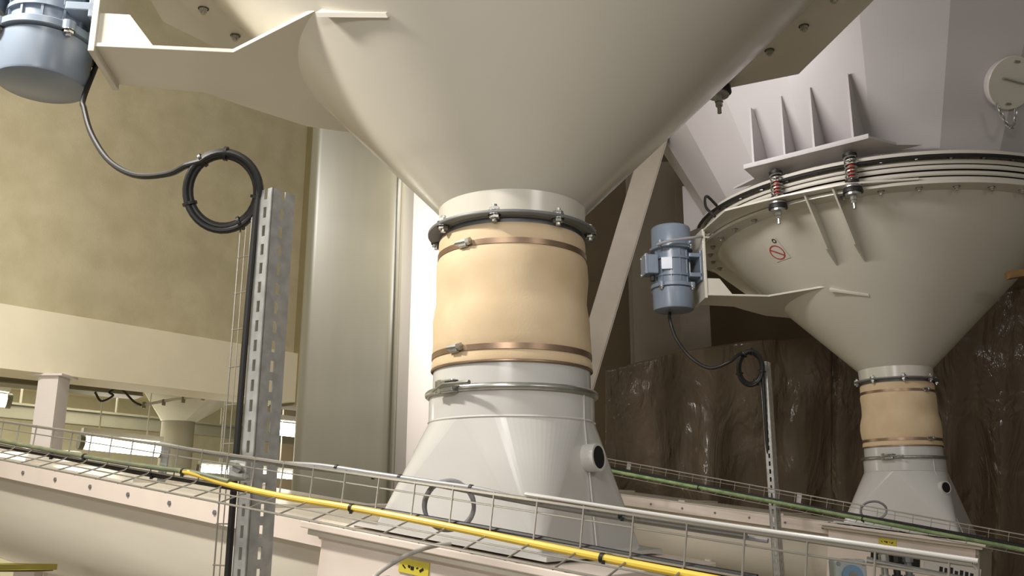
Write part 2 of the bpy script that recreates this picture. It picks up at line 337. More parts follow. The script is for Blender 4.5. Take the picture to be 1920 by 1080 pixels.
def make_hopper():
    h = empty('vibrating_hopper', (H1.x, H1.y, Z0), RZ)
    S = lambda mb: mb.shift((0,0,-Z0))
    cream = M['cream']
    zr = 1.92
    S(MB().lathe([(rc(zr), zr), (rc(1.6), 1.6), (rc(1.3), 1.3), (RNK, ZN)] , 128)).build('cone', cream, h)
    S(MB().lathe([(RNK, ZN), (RNK-0.002, ZN-0.03), (RNK-0.004, 0.893)], 96)).build('neck', cream, h)
    f = S(MB().lathe([(0.225, 0.9045), (0.283, 0.9045), (0.284, 0.903), (0.284, 0.896), (0.283, 0.8945), (0.225, 0.8945)], 96, closed=True)).build('outlet_flange', M['flange'], h, ang=60)
    S(MB().lathe([(0.236, 0.896), (0.236, 0.865)], 64)).build('spigot', M['flange'], h)
    for k in range(8):
        a = 2*math.pi*k/8 + R(-90-12) - RZ
        inst('bolt', M_BOLTZ, f, (0.265*math.cos(a), 0.265*math.sin(a), 0.8945-Z0), (0,0,a))
        inst('bolt_head', M_BOLTZ, f, (0.265*math.cos(a), 0.265*math.sin(a), 0.9045-Z0), (math.pi,0,a))
    f = S(MB().lathe([(rc(zr)-0.01, zr), (1.31, zr), (1.31, zr+0.02), (rc(zr)-0.01, zr+0.02)], 128, closed=True)).build('rim_flange', cream, h, ang=30)
    for k in range(36):
        a = 2*math.pi*(k+0.2)/36; inst('bolt', M_BOLT, f, (1.245*math.cos(a), 1.245*math.sin(a), zr-Z0), (0,0,a))
    # motor bracket: bottom shelf, mounting plate, gussets, top spring plates
    poly = [(1.395, 0.105), (0.945, 0.11), (0.625, 0.402), (0.40, 0.42), (0.3, -0.5), (0.45, -0.52), (0.58, -0.46), (0.76, -0.42), (0.98, -0.27), (1.10, -0.18), (1.395, -0.15)]
    S(MB().prism([(x, y, 1.474+0.04*(y-0.1)) for x, y in poly], (0,0,0.014))).build('shelf_plate', cream, h, smooth=False, bevel=0.002)
    S(MB().prism([(1.385, 0.11, 1.455), (1.385, -0.15, 1.44), (1.385, -0.15, 1.96), (1.385, 0.11, 1.96)], (0.02,0,0))).build('mount_plate', cream, h, smooth=False, bevel=0.002)
    for y in (0.085, -0.13):
        S(MB().prism([(1.385, y, 1.485), (1.20, y, 1.485), (1.29, y, 1.60), (1.385, y, 1.60)], (0,0.012,0))).build('gusset', cream, h, smooth=False)
    A_, B_ = Vector((0.618, 0.398, 1.470)), Vector((0.415, 0.522, 1.398))
    nA = Vector((A_.x, A_.y, -0.735)).normalized()
    S(MB().prism([A_-nA*0.02, B_-nA*0.02, B_+nA*0.008, A_+nA*0.03], (0.006, 0.005, 0.012))).build('stiffener', cream, h, smooth=False)
    S(MB().prism([A_, B_, Vector((0.34, 0.44, 1.33)), Vector((0.52, 0.34, 1.40))], (0, 0, 0.01))).build('apron', cream, h, smooth=False)
    S(MB().prism([(0.62, -0.43, 1.46), (0.42, -0.43, 1.46), (0.56, -0.43, 1.52), (0.62, -0.43, 1.54)], (0,0.012,0))).build('stiffener', cream, h, smooth=False)
    for sgn in (1, -1):
        pp = [(1.40, 0.05), (1.385, 0.55), (1.12, 0.86), (0.82, 1.12), (0.42, 1.25)]
        arc = [(1.2*math.cos(R(a)), 1.2*math.sin(R(a))) for a in (72, 60, 48, 36, 24, 12, 3)]
        S(MB().prism([(x, y*sgn, 1.945) for x, y in pp+arc], (0,0,0.014))).build('spring_plate', cream, h, smooth=False, bevel=0.002)
        for tang in (-0.06, 0.12):
            # fins under the spring plate, running down to the cone
            er = Vector((math.cos(R(45)), sgn*math.sin(R(45)), 0)); et = Vector((-math.sin(R(45)), sgn*math.cos(R(45)), 0))
            q = [(1.36, 1.945), (1.03, 1.66), (0.86, 1.59), (0.80, 1.59), (1.19, 1.945)]
            S(MB().prism([er*r_+et*tang+Vector((0,0,z)) for r_, z in q], et*0.012)).build('fin', cream, h, smooth=False)
        pp = [(-0.42, 1.25), (-0.82, 1.12), (-1.12, 0.88), (-1.39, 0.71), (-1.435, 0.02)]
        arc = [(1.2*math.cos(R(a)), 1.2*math.sin(R(a))) for a in (179, 168, 156, 144, 132, 120, 108)]
        S(MB().prism([(x, y*sgn, 1.945) for x, y in pp+arc], (0,0,0.014))).build('spring_plate', cream, h, smooth=False)
    return h
hop1 = make_hopper()
tag(hop1, 'large cream hopper cone above the broad tan sleeve and yellow cable', 'hopper', 'vibrating hoppers in a row')
hop2 = copy_tree(hop1); hop2.location = (H2.x, H2.y, Z0)
tag(hop2, 'smaller-looking cream hopper cone with a red prohibition sticker beside the springs', 'hopper', 'vibrating hoppers in a row')
# prohibition sticker on the second hopper
def cone_hit(x, y, H):
    best = None
    for k in range(400):
        d = 4.5+k*0.01; p = at(x, y, d); q = p-H
        if p.z < 1.92 and math.hypot(q.x, q.y) < rc(p.z)+0.006: return p
    return at(x, y, 6.2)
ps = cone_hit(1458, 473, H2); rad = Vector((ps.x-H2.x, ps.y-H2.y, 0)).normalized()
nrm = (rad - Vector((0,0,1))).normalized(); tx = nrm.cross(Vector((0,0,1))).normalized() * -1; ty = nrm.cross(tx)
if ty.z < 0: ty = -ty
inv = (Matrix.Translation(hop2.location) @ Matrix.Rotation(RZ, 4, 'Z')).inverted()
def onc(u, v, h=0.004): return inv @ (ps + tx*u + ty*v + nrm*h)
def disc(name, r0, r1, cu, cv, m, par, h=0.004, n=32):
    mb = MB(); vs = []
    for k in range(n):
        a = 2*math.pi*k/n; vs += [onc(cu+r0*math.cos(a), cv+r0*math.sin(a), h), onc(cu+r1*math.cos(a), cv+r1*math.sin(a), h)]
    mb.add(vs, [(2*k, 2*k+1, (2*k+3) % (2*n), (2*k+2) % (2*n)) for k in range(n)]); return mb.build(name, m, par, smooth=False)
stk = MB().add([onc(-0.068, -0.068, 0.002), onc(0.072, -0.068, 0.002), onc(0.072, 0.11, 0.002), onc(-0.068, 0.11, 0.002)], [(0,1,2,3)]).build('warning_sticker', M['cream'], hop2, smooth=False)
stk['label'] = 'prohibition sticker with red ring'
disc('red_ring', 0.052, 0.061, 0, 0, M['red'], stk)
disc('black_ring', 0.010, 0.018, 0.045, 0.088, M['black_print'], stk)
MB().add([onc(-0.042, 0.03, 0.005), onc(-0.036, 0.038, 0.005), onc(0.042, -0.03, 0.005), onc(0.036, -0.038, 0.005)], [(0,1,2,3)]).build('red_slash', M['red'], stk, smooth=False)

# ---- vibration motors
def make_motor():
    zb = 1.385; o = empty('vibration_motor', (0,0,0)); m = M['motor']
    MB().lathe([(0, 0.0), (0.132, 0.0), (0.14, 0.004), (0.143, 0.012), (0.145, 0.15), (0.138, 0.155)], 64).build('lower_cap', m, o)
    MB().lathe([(0.138, 0.155), (0.155, 0.157), (0.158, 0.16), (0.158, 0.182), (0.155, 0.185), (0.12, 0.188)], 64).build('lower_collar', m, o)
    body = MB().lathe([(0.122, 0.186), (0.122, 0.44)], 64).build('housing', m, o)
    for k in range(12):
        a = 2*math.pi*k/12+0.2
        MB().box((0.124*math.cos(a), 0.124*math.sin(a), 0.312), (0.012, 0.008, 0.24), Matrix.Rotation(a, 3, 'Z')).build('fin', m, body, smooth=False)
    for z in (0.245, 0.37): MB().lathe([(0.12, z-0.007), (0.134, z-0.007), (0.134, z+0.007), (0.12, z+0.007)], 48).build('rib', m, body)
    MB().lathe([(0.12, 0.438), (0.150, 0.44), (0.154, 0.444), (0.154, 0.458), (0.138, 0.462)], 64).build('upper_collar', m, o)
    MB().lathe([(0.138, 0.46), (0.142, 0.465), (0.140, 0.60), (0.136, 0.612), (0.128, 0.618), (0, 0.62)], 64).build('upper_cap', m, o)
    for z in (0.155, 0.458):
        for k in range(4):
            a = math.pi/4+k*math.pi/2
            e = MB().lathe([(0.022, 0), (0.022, 0.03)], 16, c=(0.155*math.cos(a), 0.155*math.sin(a), z), cap=True).build('lug', m, o)
            inst('bolt', M_BOLTZ, e, (0.158*math.cos(a), 0.158*math.sin(a), z), (0,0,0))
    # foot against the mounting plate (towards the hopper, -x)
    for z in (0.24, 0.385):
        e = MB().box((-0.14, 0, z), (0.09, 0.25, 0.03)).build('foot', m, o, smooth=False, bevel=0.004)
        for y in (-0.1, 0.1): MB().cyl((-0.17, y, z), (-0.10, y, z), 0.013, n=6).build('foot_bolt', M['zinc'], e)
    MB().box((-0.178, 0, 0.312), (0.016, 0.25, 0.22)).build('foot_pad', m, o, smooth=False, bevel=0.003)
    tb = MB().box((0.17, 0.05, 0.315), (0.085, 0.13, 0.14)).build('terminal_box', m, o, smooth=False, bevel=0.008)
    MB().box((0.215, 0.05, 0.315), (0.02, 0.14, 0.15)).build('lid', m, tb, smooth=False, bevel=0.004)
    for y in (-0.005, 0.105):
        for z in (0.255, 0.375): MB().cyl((0.22, y, z), (0.23, y, z), 0.007, n=6).build('screw', M['zinc'], tb)
    MB().cyl((0.16, 0.06, 0.245), (0.16, 0.06, 0.20), 0.018, n=10).build('cable_gland', M['rubber'], tb)
    MB().box((0.07, 0.118, 0.32), (0.075, 0.012, 0.085), Matrix.Rotation(R(-18), 3, 'Z')).build('name_plate', M['motor_tag'], o, smooth=False)
    return o
mot1 = make_motor(); LM = Matrix.Rotation(RZ, 4, 'Z')
def hl(H, u, w_, z): return H + (LM @ Vector((u, w_, z)))
mot1.location = hl(H1, 1.595, -0.03, 1.385); mot1.rotation_euler = (0,0,RZ)
tag(mot1, 'blue-grey vibration motor in front of the olive plaster wall', 'motor', 'vibration motors')
mot2 = copy_tree(mot1); mot2.location = hl(H2, 1.595, -0.03, 1.385)
tag(mot2, 'blue-grey vibration motor in front of the taupe steel column', 'motor', 'vibration motors')
# thin light strap cable of motor 2
p = lambda u, w_, z: hl(H2, u, w_, z)
o = MB().tube(catmull([p(1.74, 0.12, 1.83), p(1.66, 0.17, 1.845), p(1.5, 0.16, 1.875), p(1.41, 0.12, 1.90)], 8), 0.010, 8).build('motor_lead', M['grey_cable'])
tag(o, 'pale lead running from the smaller motor to its bracket', 'cable')

# ---- spring mounts
def make_spring():
    o = empty('spring_mount')
    MB().lathe([(0, -0.004), (0.052, -0.004), (0.058, -0.012), (0.058, -0.02), (0.0, -0.02)], 32).build('upper_dish', M['zinc'], o)
    MB().lathe([(0.0, 0), (0.055, 0), (0.06, -0.02), (0.06, -0.03), (0, -0.03)], 32).shift((0,0,-0.02)).build('rubber_pad', M['rubber'], o)
    MB().lathe([(0.048, -0.05), (0.048, -0.066), (0, -0.066)], 24).build('lower_dish', M['zinc'], o)
    MB().cyl((0,0,-0.15), (0,0,0.30), 0.010, n=10).build('rod', M['zinc'], o)
    MB().lathe([(0.02, -0.066), (0.02, -0.095), (0, -0.095)], 6).build('nut', M['zinc'], o, ang=20)
    MB().lathe([(0.017, -0.097), (0.017, -0.115), (0, -0.115)], 6).build('lock_nut', M['zinc'], o, ang=20)
    n = 150; pts = []
    for k in range(n): a = 2*math.pi*7*k/(n-1); pts.append((0.034*math.cos(a), 0.034*math.sin(a), 0.025+0.165*k/(n-1)))
    sp = MB().tube(pts, 0.0055, 6).build('coil_spring', M['zinc'], o)
    MB().cyl((0,0,0.05), (0,0,0.14), 0.021, n=12).build('red_core', M['spring_red'], o)
    for z in (0.022, 0.195): MB().lathe([(0, z-0.008), (0.043, z-0.008), (0.043, z+0.008), (0, z+0.008)], 24).build('spring_seat', M['rubber'], o)
    MB().lathe([(0, 0.235), (0.058, 0.235), (0.062, 0.245), (0.062, 0.258), (0, 0.26)], 32).build('top_pad', M['rubber'], o)
    MB().lathe([(0.05, 0.26), (0.05, 0.272), (0, 0.274)], 32).build('top_washer', M['zinc'], o)
    MB().lathe([(0.018, 0.274), (0.018, 0.293), (0, 0.293)], 6).build('top_nut', M['zinc'], o, ang=20)
    return o
sp0 = make_spring()
def bracket_pt(H, az, rad_, tang, z):
    a = R(az); return hl(H, rad_*math.cos(a)-tang*math.sin(a), rad_*math.sin(a)+tang*math.cos(a), z)
sp0.location = bracket_pt(H2, 45, 1.33, -0.24, 1.945)
tag(sp0, 'red-cored spring mount standing close to the prohibition sticker', 'spring', 'spring mounts of the hoppers')
s2 = copy_tree(sp0); s2.location = bracket_pt(H2, 45, 1.33, 0.24, 1.945)
tag(s2, 'red-cored spring mount below the tallest upright gusset', 'spring', 'spring mounts of the hoppers')
s3 = copy_tree(sp0); s3.location = bracket_pt(H1, -135, 1.34, -0.15, 1.945)
tag(s3, 'dark rubber spring foot peeking out behind the large hopper cone', 'spring', 'spring mounts of the hoppers')

# ================================================================ SILOS
def make_silo():
    zb = 2.10; o = empty('silo', (H1.x, H1.y, zb), RZ); m = M['silo']
    def rs(z): return 1.20 + (z-2.12)*0.525
    n = 20; a0 = R(7)
    MB().lathe([(rs(3.85), 3.85-zb), (rs(2.12), 0.02)], n, a0=a0).build('shell', m, o, smooth=False)
    f = MB().lathe([(1.17, 0.0), (1.325, 0.0), (1.325, 0.022), (1.17, 0.022)], 128, closed=True).build('ring_flange', M['cream'], o, ang=30)
    for k in range(40):
        a = 2*math.pi*k/40
        inst('bolt', M_BOLTZ, f, (1.27*math.cos(a), 1.27*math.sin(a), 0), (0,0,a))
        inst('bolt_tip', M_BOLTZ, f, (1.27*math.cos(a), 1.27*math.sin(a), 0.022), (math.pi,0,a))
    MB().lathe([(1.20, 0.0), (1.19, -0.05), (1.20, -0.14)], 128).build('rubber_seal', M['rubber'], o)
    for z in (-0.162, -0.125, -0.085, -0.05):
        MB().lathe([(1.29, z), (1.297, z+0.008), (1.297, z+0.02), (1.29, z+0.028)], 128).build('band', M['cream'], o)
    for az in (45, -45, 135, -135):
        a = R(az); er = Vector((math.cos(a), math.sin(a), 0)); et = Vector((-math.sin(a), math.cos(a), 0)); Z = Vector((0,0,1))
        poly = [er*1.15+et*-0.62, er*1.25+et*-0.42, er*1.46+et*-0.40, er*1.46+et*0.40, er*1.25+et*0.50, er*1.15+et*0.62]
        MB().prism([q+Z*0.07 for q in poly], Z*0.015).build('spring_bracket', m, o, smooth=False)
        MB().prism([er*1.44+et*-0.40+Z*0.07, er*1.44+et*0.40+Z*0.07, er*1.46+et*0.40+Z*0.07, er*1.46+et*-0.40+Z*0.07], Z*0.03).build('lip', m, o, smooth=False)
        for tg, hh in ((-0.34, 0.40), (-0.13, 0.42), (0.06, 0.42), (0.30, 0.44)):
            MB().prism([er*1.455+et*tg+Z*0.085, er*1.455+et*tg+Z*(0.085+hh), er*(rs(zb+0.085+hh)-0.03)+et*tg+Z*(0.085+hh), er*(rs(zb)-0.03)+et*tg+Z*0.085], et*0.014).build('gusset', m, o, smooth=False)
    return o
silo1 = make_silo(); tag(silo1, 'grey faceted silo whose bolted ring hangs over the large hopper', 'silo', 'silos above the hoppers')
silo2 = copy_tree(silo1); silo2.location = (H2.x, H2.y, 2.10)
tag(silo2, 'grey faceted silo with upright gussets and a round hatch on chain', 'silo', 'silos above the hoppers')
# round hatch with chain on silo 2
def silo_hit(x, y):
    for k in range(500):
        p = at(x, y, 4.2+k*0.01); q = p-H2
        if math.hypot(q.x, q.y) < 1.20+(p.z-2.12)*0.525: return p
    return at(x, y, 6)
ph = silo_hit(1890, 155); rad = Vector((ph.x-H2.x, ph.y-H2.y, 0)).normalized(); nrm = (rad - Vector((0,0,0.52))).normalized()
ht = empty('inspection_hatch', ph); ht.rotation_euler = nrm.to_track_quat('Z', 'Y').to_euler()
MB().lathe([(0.150, -0.03), (0.150, 0.02), (0.142, 0.02)], 48).build('collar', M['silo'], ht)
MB().lathe([(0.158, 0.02), (0.160, 0.024), (0.160, 0.032), (0.155, 0.036), (0, 0.036)], 48).build('cover', M['cream'], ht)
MB().tube([(-0.07, 0.02, 0.036), (-0.07, 0.02, 0.05), (0.07, 0.0, 0.05), (0.07, 0.0, 0.036)], 0.006, 8).build('handle', M['zinc'], ht)
for y in (0.125, -0.125): MB().box((0, y, 0.042), (0.035, 0.012, 0.012)).build('catch', M['fargrey'], ht, smooth=False)
tag(ht, 'round inspection hatch on the silo with a short chain', 'hatch')
cp = [at(1868, 196, 0), ]
dh = ph.y*CP+ph.z*SP - 0.12
chain = empty('safety_chain', at(1872, 196, dh))
cpts = catmull([at(1870, 197, dh), at(1876, 212, dh), at(1886, 230, dh), at(1896, 238, dh), at(1903, 225, dh), at(1905, 205, dh)], 2)
link = MB(); lp = [(0.014*math.cos(2*math.pi*k/14)*0.7, 0, 0.024*math.sin(2*math.pi*k/14)) for k in range(14)]
link.tube(lp, 0.0042, 5, closed=True); ML = link.mesh('link', M['zinc'])
for k in range(len(cpts)-1):
    p, q = cpts[k], cpts[k+1]; l = inst('link', ML, chain, (p+q)/2-chain.location)
    l.rotation_euler = ((q-p).to_track_quat('Z', 'Y').to_matrix() @ Matrix.Rotation(R(80*(k % 2)), 3, 'Z')).to_euler()
tag(chain, 'short steel chain dangling below the round silo hatch', 'chain')
# cable run around ring of silo 2
pts = [hl(H2, 1.335*math.cos(R(a)), 1.335*math.sin(R(a)), 2.085) for a in range(-10, 150, 4)]
tag(MB().tube(pts, 0.012, 8).build('ring_cable', M['cable']), 'black cable strapped around the silo ring above the springs', 'cable')
pts = catmull([hl(H2, 1.3*math.cos(R(8)), 1.3*math.sin(R(8)), 2.09), hl(H2, 1.40, 0.24, 2.16), hl(H2, 1.43, 0.30, 2.06), hl(H2, 1.39, 0.36, 1.97)], 8)
tag(MB().tube(pts, 0.010, 8).build('earth_strap', M['cable']), 'short black strap looping from the silo ring to the bracket corner', 'cable')

# ================================================================ SLEEVES, CHUTES, CONVEYORS
def wob(a, z): return 0.004*math.sin(2*a+z*9)+0.002*math.sin(5*a-z*23)
def make_sleeve():
    o = empty('fabric_sleeve', (H1.x, H1.y, 0.43))
    prof = [(0.238, 0.873), (0.243, 0.876), (0.246, 0.868), (0.247, 0.85), (0.246, 0.825), (0.245, 0.816), (0.247, 0.806), (0.252, 0.79), (0.252, 0.74), (0.250, 0.70), (0.250, 0.66), (0.256, 0.63), (0.262, 0.60), (0.263, 0.56), (0.262, 0.52), (0.261, 0.50), (0.258, 0.49), (0.257, 0.482), (0.259, 0.47), (0.262, 0.455), (0.262, 0.44), (0.260, 0.434)]
    mb = MB(); n = 96; vs = []
    for r_, z in prof:
        k = max(0, min(1, (z-0.49)/0.05))*max(0, min(1, (0.80-z)/0.05))
        for i in range(n): a = 2*math.pi*i/n; q = r_+k*wob(a, z); vs.append((q*math.cos(a), q*math.sin(a), z-0.43))
    m_ = len(prof); fs = [(j*n+i, j*n+(i+1) % n, (j+1)*n+(i+1) % n, (j+1)*n+i) for j in range(m_-1) for i in range(n)]
    fb = mb.add(vs, fs).build('fabric', M['sleeve'], o, ang=60)
    MB().lathe([(0.2625, 0.004), (0.264, 0.006), (0.264, 0.010), (0.2625, 0.012)], 96).build('hem', M['band'], fb)
    for z, r_ in ((0.816, 0.2462), (0.482, 0.2585)):
        b = MB().lathe([(r_, z-0.43-0.009), (r_+0.0035, z-0.43-0.009), (r_+0.0035, z-0.43+0.009), (r_, z-0.43+0.009)], 96).build('clamp_band', M['band'], o, ang=30)
        a = R(-90-37) if z > 0.6 else R(-90-41); c = Vector((r_*math.cos(a), r_*math.sin(a), z-0.43)); rot = Matrix.Rotation(a, 3, 'Z')
        MB().box(c+rot @ Vector((0.008, 0, 0)), (0.018, 0.032, 0.026), rot).build('screw_housing', M['zinc'], b, smooth=False, bevel=0.003)
        MB().cyl(c+rot @ Vector((0.012, -0.028, 0.004)), c+rot @ Vector((0.012, 0.026, 0.004)), 0.008, n=8).build('screw', M['zinc'], b)
        MB().cyl(c+rot @ Vector((0.012, 0.016, 0.004)), c+rot @ Vector((0.012, 0.030, 0.004)), 0.012, n=6).build('screw_head', M['zinc'], b)
    return o
sl1 = make_sleeve(); tag(sl1, 'broad tan fabric sleeve with two clamp bands under the large hopper', 'sleeve', 'fabric sleeves')
sl2 = copy_tree(sl1); sl2.location = (H2.x, H2.y, 0.43); sl2.rotation_euler = (0, 0, R(60))
tag(sl2, 'tan fabric sleeve in front of the dark plastic sheet', 'sleeve', 'fabric sleeves')
ZC = -0.085; HS = 0.30
def make_chute(az, rb, rf, HS=0.30, ZC=-0.085):
    o = empty('transition_chute', (H1.x, H1.y, ZC)); m = M['chute']
    MB().lathe([(0.256, 0.44-ZC), (0.256, 0.36-ZC)], 96).build('upper_collar', m, o)
    MB().lathe([(0.267, 0.36-ZC), (0.267, 0.27-ZC)], 96).build('collar', m, o)
    MB().lathe([(0.267, 0.276-ZC), (0.2705, 0.271-ZC), (0.267, 0.266-ZC)], 96).build('weld_seam', m, o)
    cl = [C3*HS*a + EY*HS*b for a, b in ((1, 1), (-1, 1), (-1, -1), (1, -1))]
    cm = [Vector((p.x, p.y, p.z)) for p in cl]
    ang = [math.atan2(p.y, p.x) for p in cm]
    n = 96; top = [Vector((0.267*math.cos(2*math.pi*i/n), 0.267*math.sin(2*math.pi*i/n), 0.27-ZC)) for i in range(n)]
    def own(a): return max(range(4), key=lambda k: math.cos(a-ang[k]))
    vs = top+cm; fs = []
    for i in range(n):
        a = own(2*math.pi*i/n); b = own(2*math.pi*((i+1) % n)/n)
        if a == b: fs.append((i, (i+1) % n, n+a))
        else: fs.append((i, (i+1) % n, n+b)); fs.append((i, n+b, n+a))
    MB().add(vs, fs).build('body', m, o, smooth=False)
    # flange at the foot
    mb = MB(); pts = [C3*(HS+0.05)*a+EY*(HS+0.05)*b for a, b in ((1, 1), (-1, 1), (-1, -1), (1, -1))]
    mb.prism(pts, EZ*0.012).build('foot_flange', m, o, smooth=False)
    # inspection stub and the weld line through it
    dr = Vector((math.sin(R(az)), math.cos(R(az)), 0)); nx = (dr + Vector((0,0,0.05))).normalized(); base = dr*rb + Vector((0,0,0.155-ZC))
    st = MB().tube([base-nx*0.02, base+nx*0.055], 0.042, 32, cap=False).build('stub_pipe', m, o)
    mb = MB(); a = base+nx*0.055; sd = nx.cross(Vector((0,0,1))).normalized(); up = sd.cross(nx); vs = []
    for k in range(32):
        q = 2*math.pi*k/32; v = sd*math.cos(q)+up*math.sin(q); vs += [a+v*0.042, a+v*0.034]
    mb.add(vs, [(2*k, 2*k+1, (2*k+3) % 64, (2*k+2) % 64) for k in range(32)]).build('stub_rim', m, st, smooth=False)
    MB().tube([a-nx*0.002, a-nx*0.05], 0.0345, 32).build('bore', M['hole'], st)
    MB().tube([dr*0.268+Vector((0,0,0.36-ZC)), dr*0.268+Vector((0,0,0.27-ZC)), dr*rf+Vector((0,0,-0.02))], 0.003, 6).build('weld_line', m, o)
    return o
ch1 = make_chute(124.2, 0.262, 0.303); tag(ch1, 'white square-to-round chute below the broad tan sleeve with open stub pipe', 'chute', 'transition chutes')
ch2 = make_chute(160, 0.295, 0.45, 0.36, -0.12); ch2.location = (H2.x, H2.y, -0.12)
tag(ch2, 'white square-to-round chute with stub pipe, standing before the plastic sheet', 'chute', 'transition chutes')
def make_ring():
    o = empty('clamp_ring', (H1.x, H1.y, 0.3593))
    r_ = 0.272; pr = [(r_+0.009*math.cos(a), 0.011*math.sin(a)) for a in [2*math.pi*k/10 for k in range(10)]]
    MB().lathe(pr, 96, closed=True).build('ring', M['zinc'], o)
    a = R(-90-44); rot = Matrix.Rotation(a, 3, 'Z'); c = Vector((r_*math.cos(a), r_*math.sin(a), 0))
    l = MB().box(c+rot @ Vector((0.012, 0.0, 0.006)), (0.028, 0.08, 0.040), rot).build('latch', M['zinc'], o, smooth=False, bevel=0.004)
    MB().tube([c+rot @ Vector((0.018, -0.05, -0.006)), c+rot @ Vector((0.026, 0.0, 0.01)), c+rot @ Vector((0.022, 0.11, 0.008))], 0.007, 8).build('lever', M['zinc'], l)
    MB().cyl(c+rot @ Vector((0.02, -0.02, -0.014)), c+rot @ Vector((0.02, -0.02, 0.026)), 0.009, n=8).build('bolt', M['fargrey'], l)
    MB().box(c+rot @ Vector((0.024, 0.035, 0.013)), (0.01, 0.05, 0.012), rot).build('lever_grip', M['rubber'], l, smooth=False)
    return o
r1 = make_ring(); tag(r1, 'shiny steel clamp ring with lever latch around the large chute', 'clamp ring', 'clamp rings')
r2 = copy_tree(r1); r2.location = (H2.x, H2.y, 0.3593); tag(r2, 'steel clamp ring around the chute before the plastic sheet', 'clamp ring', 'clamp rings')

def make_conveyor():
    o = empty('inclined_conveyor', matrix=frame((H1.x, H1.y, ZC-0.004))); m = M['conveyor']
    X0, X1 = -0.46, 3.3
    prof = [(0.30, -0.03), (0.30, -0.12)]
    r_ = 0.285
    prof = [(r_, -0.02), (r_, -0.22)] + [(r_*math.cos(R(a)), -0.22-r_*math.sin(R(a))) for a in range(10, 171, 10)] + [(-r_, -0.22), (-r_, -0.02)]
    mb = MB(); n = len(prof)
    mb.add([(X0, y, z) for y, z in prof]+[(X1, y, z) for y, z in prof], [(i, i+1, n+i+1, n+i) for i in range(n-1)]+[tuple(range(n)), tuple(range(n, 2*n))]).build('trough', m, o, ang=25)
    for s in (1, -1):
        f = MB().box(((X0+X1)/2, s*0.325, -0.045), (X1-X0, 0.012, 0.075)).build('side_flange', M['conv_flange'], o, smooth=False)
        MB().box(((X0+X1)/2, s*0.305, -0.078), (X1-X0, 0.045, 0.008)).build('flange_web', M['conv_flange'], o, smooth=False)
        for k in range(11):
            inst('bolt', M_SCREW, f, (0.5+0.26*k, s*0.331, -0.045), (R(90)*s, 0, 0))
    MB().box(((0.36+X1)/2, 0, -0.002), (X1-0.36, 0.66, 0.008)).build('lid', m, o, smooth=False)
    for k in range(4):
        x = 0.8+0.75*k
        MB().box((x, 0, 0.006), (0.05, 0.662, 0.016)).build('lid_strap', m, o, smooth=False)
    # inlet box under the chute
    b = MB().box((-0.0, 0.0, -0.205), (0.90, 0.74, 0.34)).build('inlet_box', M['conv_flange'], o, smooth=False, bevel=0.004)
    MB().box((0.0, 0.0, -0.014), (1.02, 0.82, 0.02)).build('inlet_lip', M['conv_flange'], o, smooth=False, bevel=0.003)
    MB().box((0.0, 0.0, -0.033), (0.98, 0.79, 0.02)).build('inlet_rim', m, o, smooth=False, bevel=0.003)
    for k in range(7): inst('lip_bolt', M_SCREW, b, (-0.44+0.147*k, 0.395, -0.003), (math.pi, 0, 0))
    MB().box((0.02, 0.372, -0.19), (0.30, 0.01, 0.07)).build('slot', M['hole'], b, smooth=False)
    MB().cyl((0.16, 0.36, -0.13), (0.16, 0.385, -0.13), 0.018, n=12).build('plug', M['flange'], b)
    MB().box((-0.25, 0.374, -0.16), (0.2, 0.012, 0.12)).build('access_plate', m, b, smooth=False)
    for x in (-0.33, -0.17):
        for z in (-0.12, -0.2): MB().cyl((x, 0.38, z), (x, 0.388, z), 0.010, n=6).build('screw', M['flange'], b)
    # legs
    return o
cv1 = make_conveyor(); tag(cv1, 'beige inclined trough conveyor passing under the large hopper', 'conveyor', 'inclined conveyors')
cv2 = copy_tree(cv1); cv2.matrix_world = frame((H2.x, H2.y, -0.124))
tag(cv2, 'beige inclined trough conveyor below the dark plastic sheet', 'conveyor', 'inclined conveyors')
for cv, H, zc in ((cv1, H1, ZC), (cv2, H2, -0.12)):
    Minv = frame((H.x, H.y, zc-0.004)).inverted()
    for t_ in (-0.3, 1.4, 3.0):
        for s in (-1, 1):
            top = H + C3*t_ + EY*(0.22*s) + Vector((0,0,zc-0.40)); bot = Vector((top.x, top.y, ZF))
            MB().tube([Minv @ bot, Minv @ top], 0.03, 8).build('leg', M['conveyor'], cv)
# yellow tags with scrawl
def ytag(H, x, z, name, label, zc=ZC):
    o = empty(name, matrix=frame((H.x, H.y, zc-0.004)) @ Matrix.Translation((x, 0.3705, z)))
    b = MB().box((0, 0.002, 0), (0.11, 0.004, 0.04)).build('card', M['tag_yellow'], o, smooth=False)
    for k, (u, w_) in enumerate(((0.035, 0.020), (0.016, 0.012), (0.004, 0.016), (-0.014, 0.010), (-0.03, 0.022))):
        MB().box((u, 0.0046, -0.003+0.003*(k % 2)), (w_*0.7, 0.001, 0.004+0.003*(k % 3)), Matrix.Rotation(0.3*(k-2), 3, 'Y')).build('scrawl', M['black_print'], o, smooth=False)
    return tag(o, label, 'label')
ytag(H1, 0.07, -0.075, 'yellow_tag', 'yellow handwritten tag on the inlet box of the large chute')
ytag(H2, 0.07, -0.075, 'yellow_tag', 'yellow tag on the conveyor inlet before the plastic sheet', -0.12)

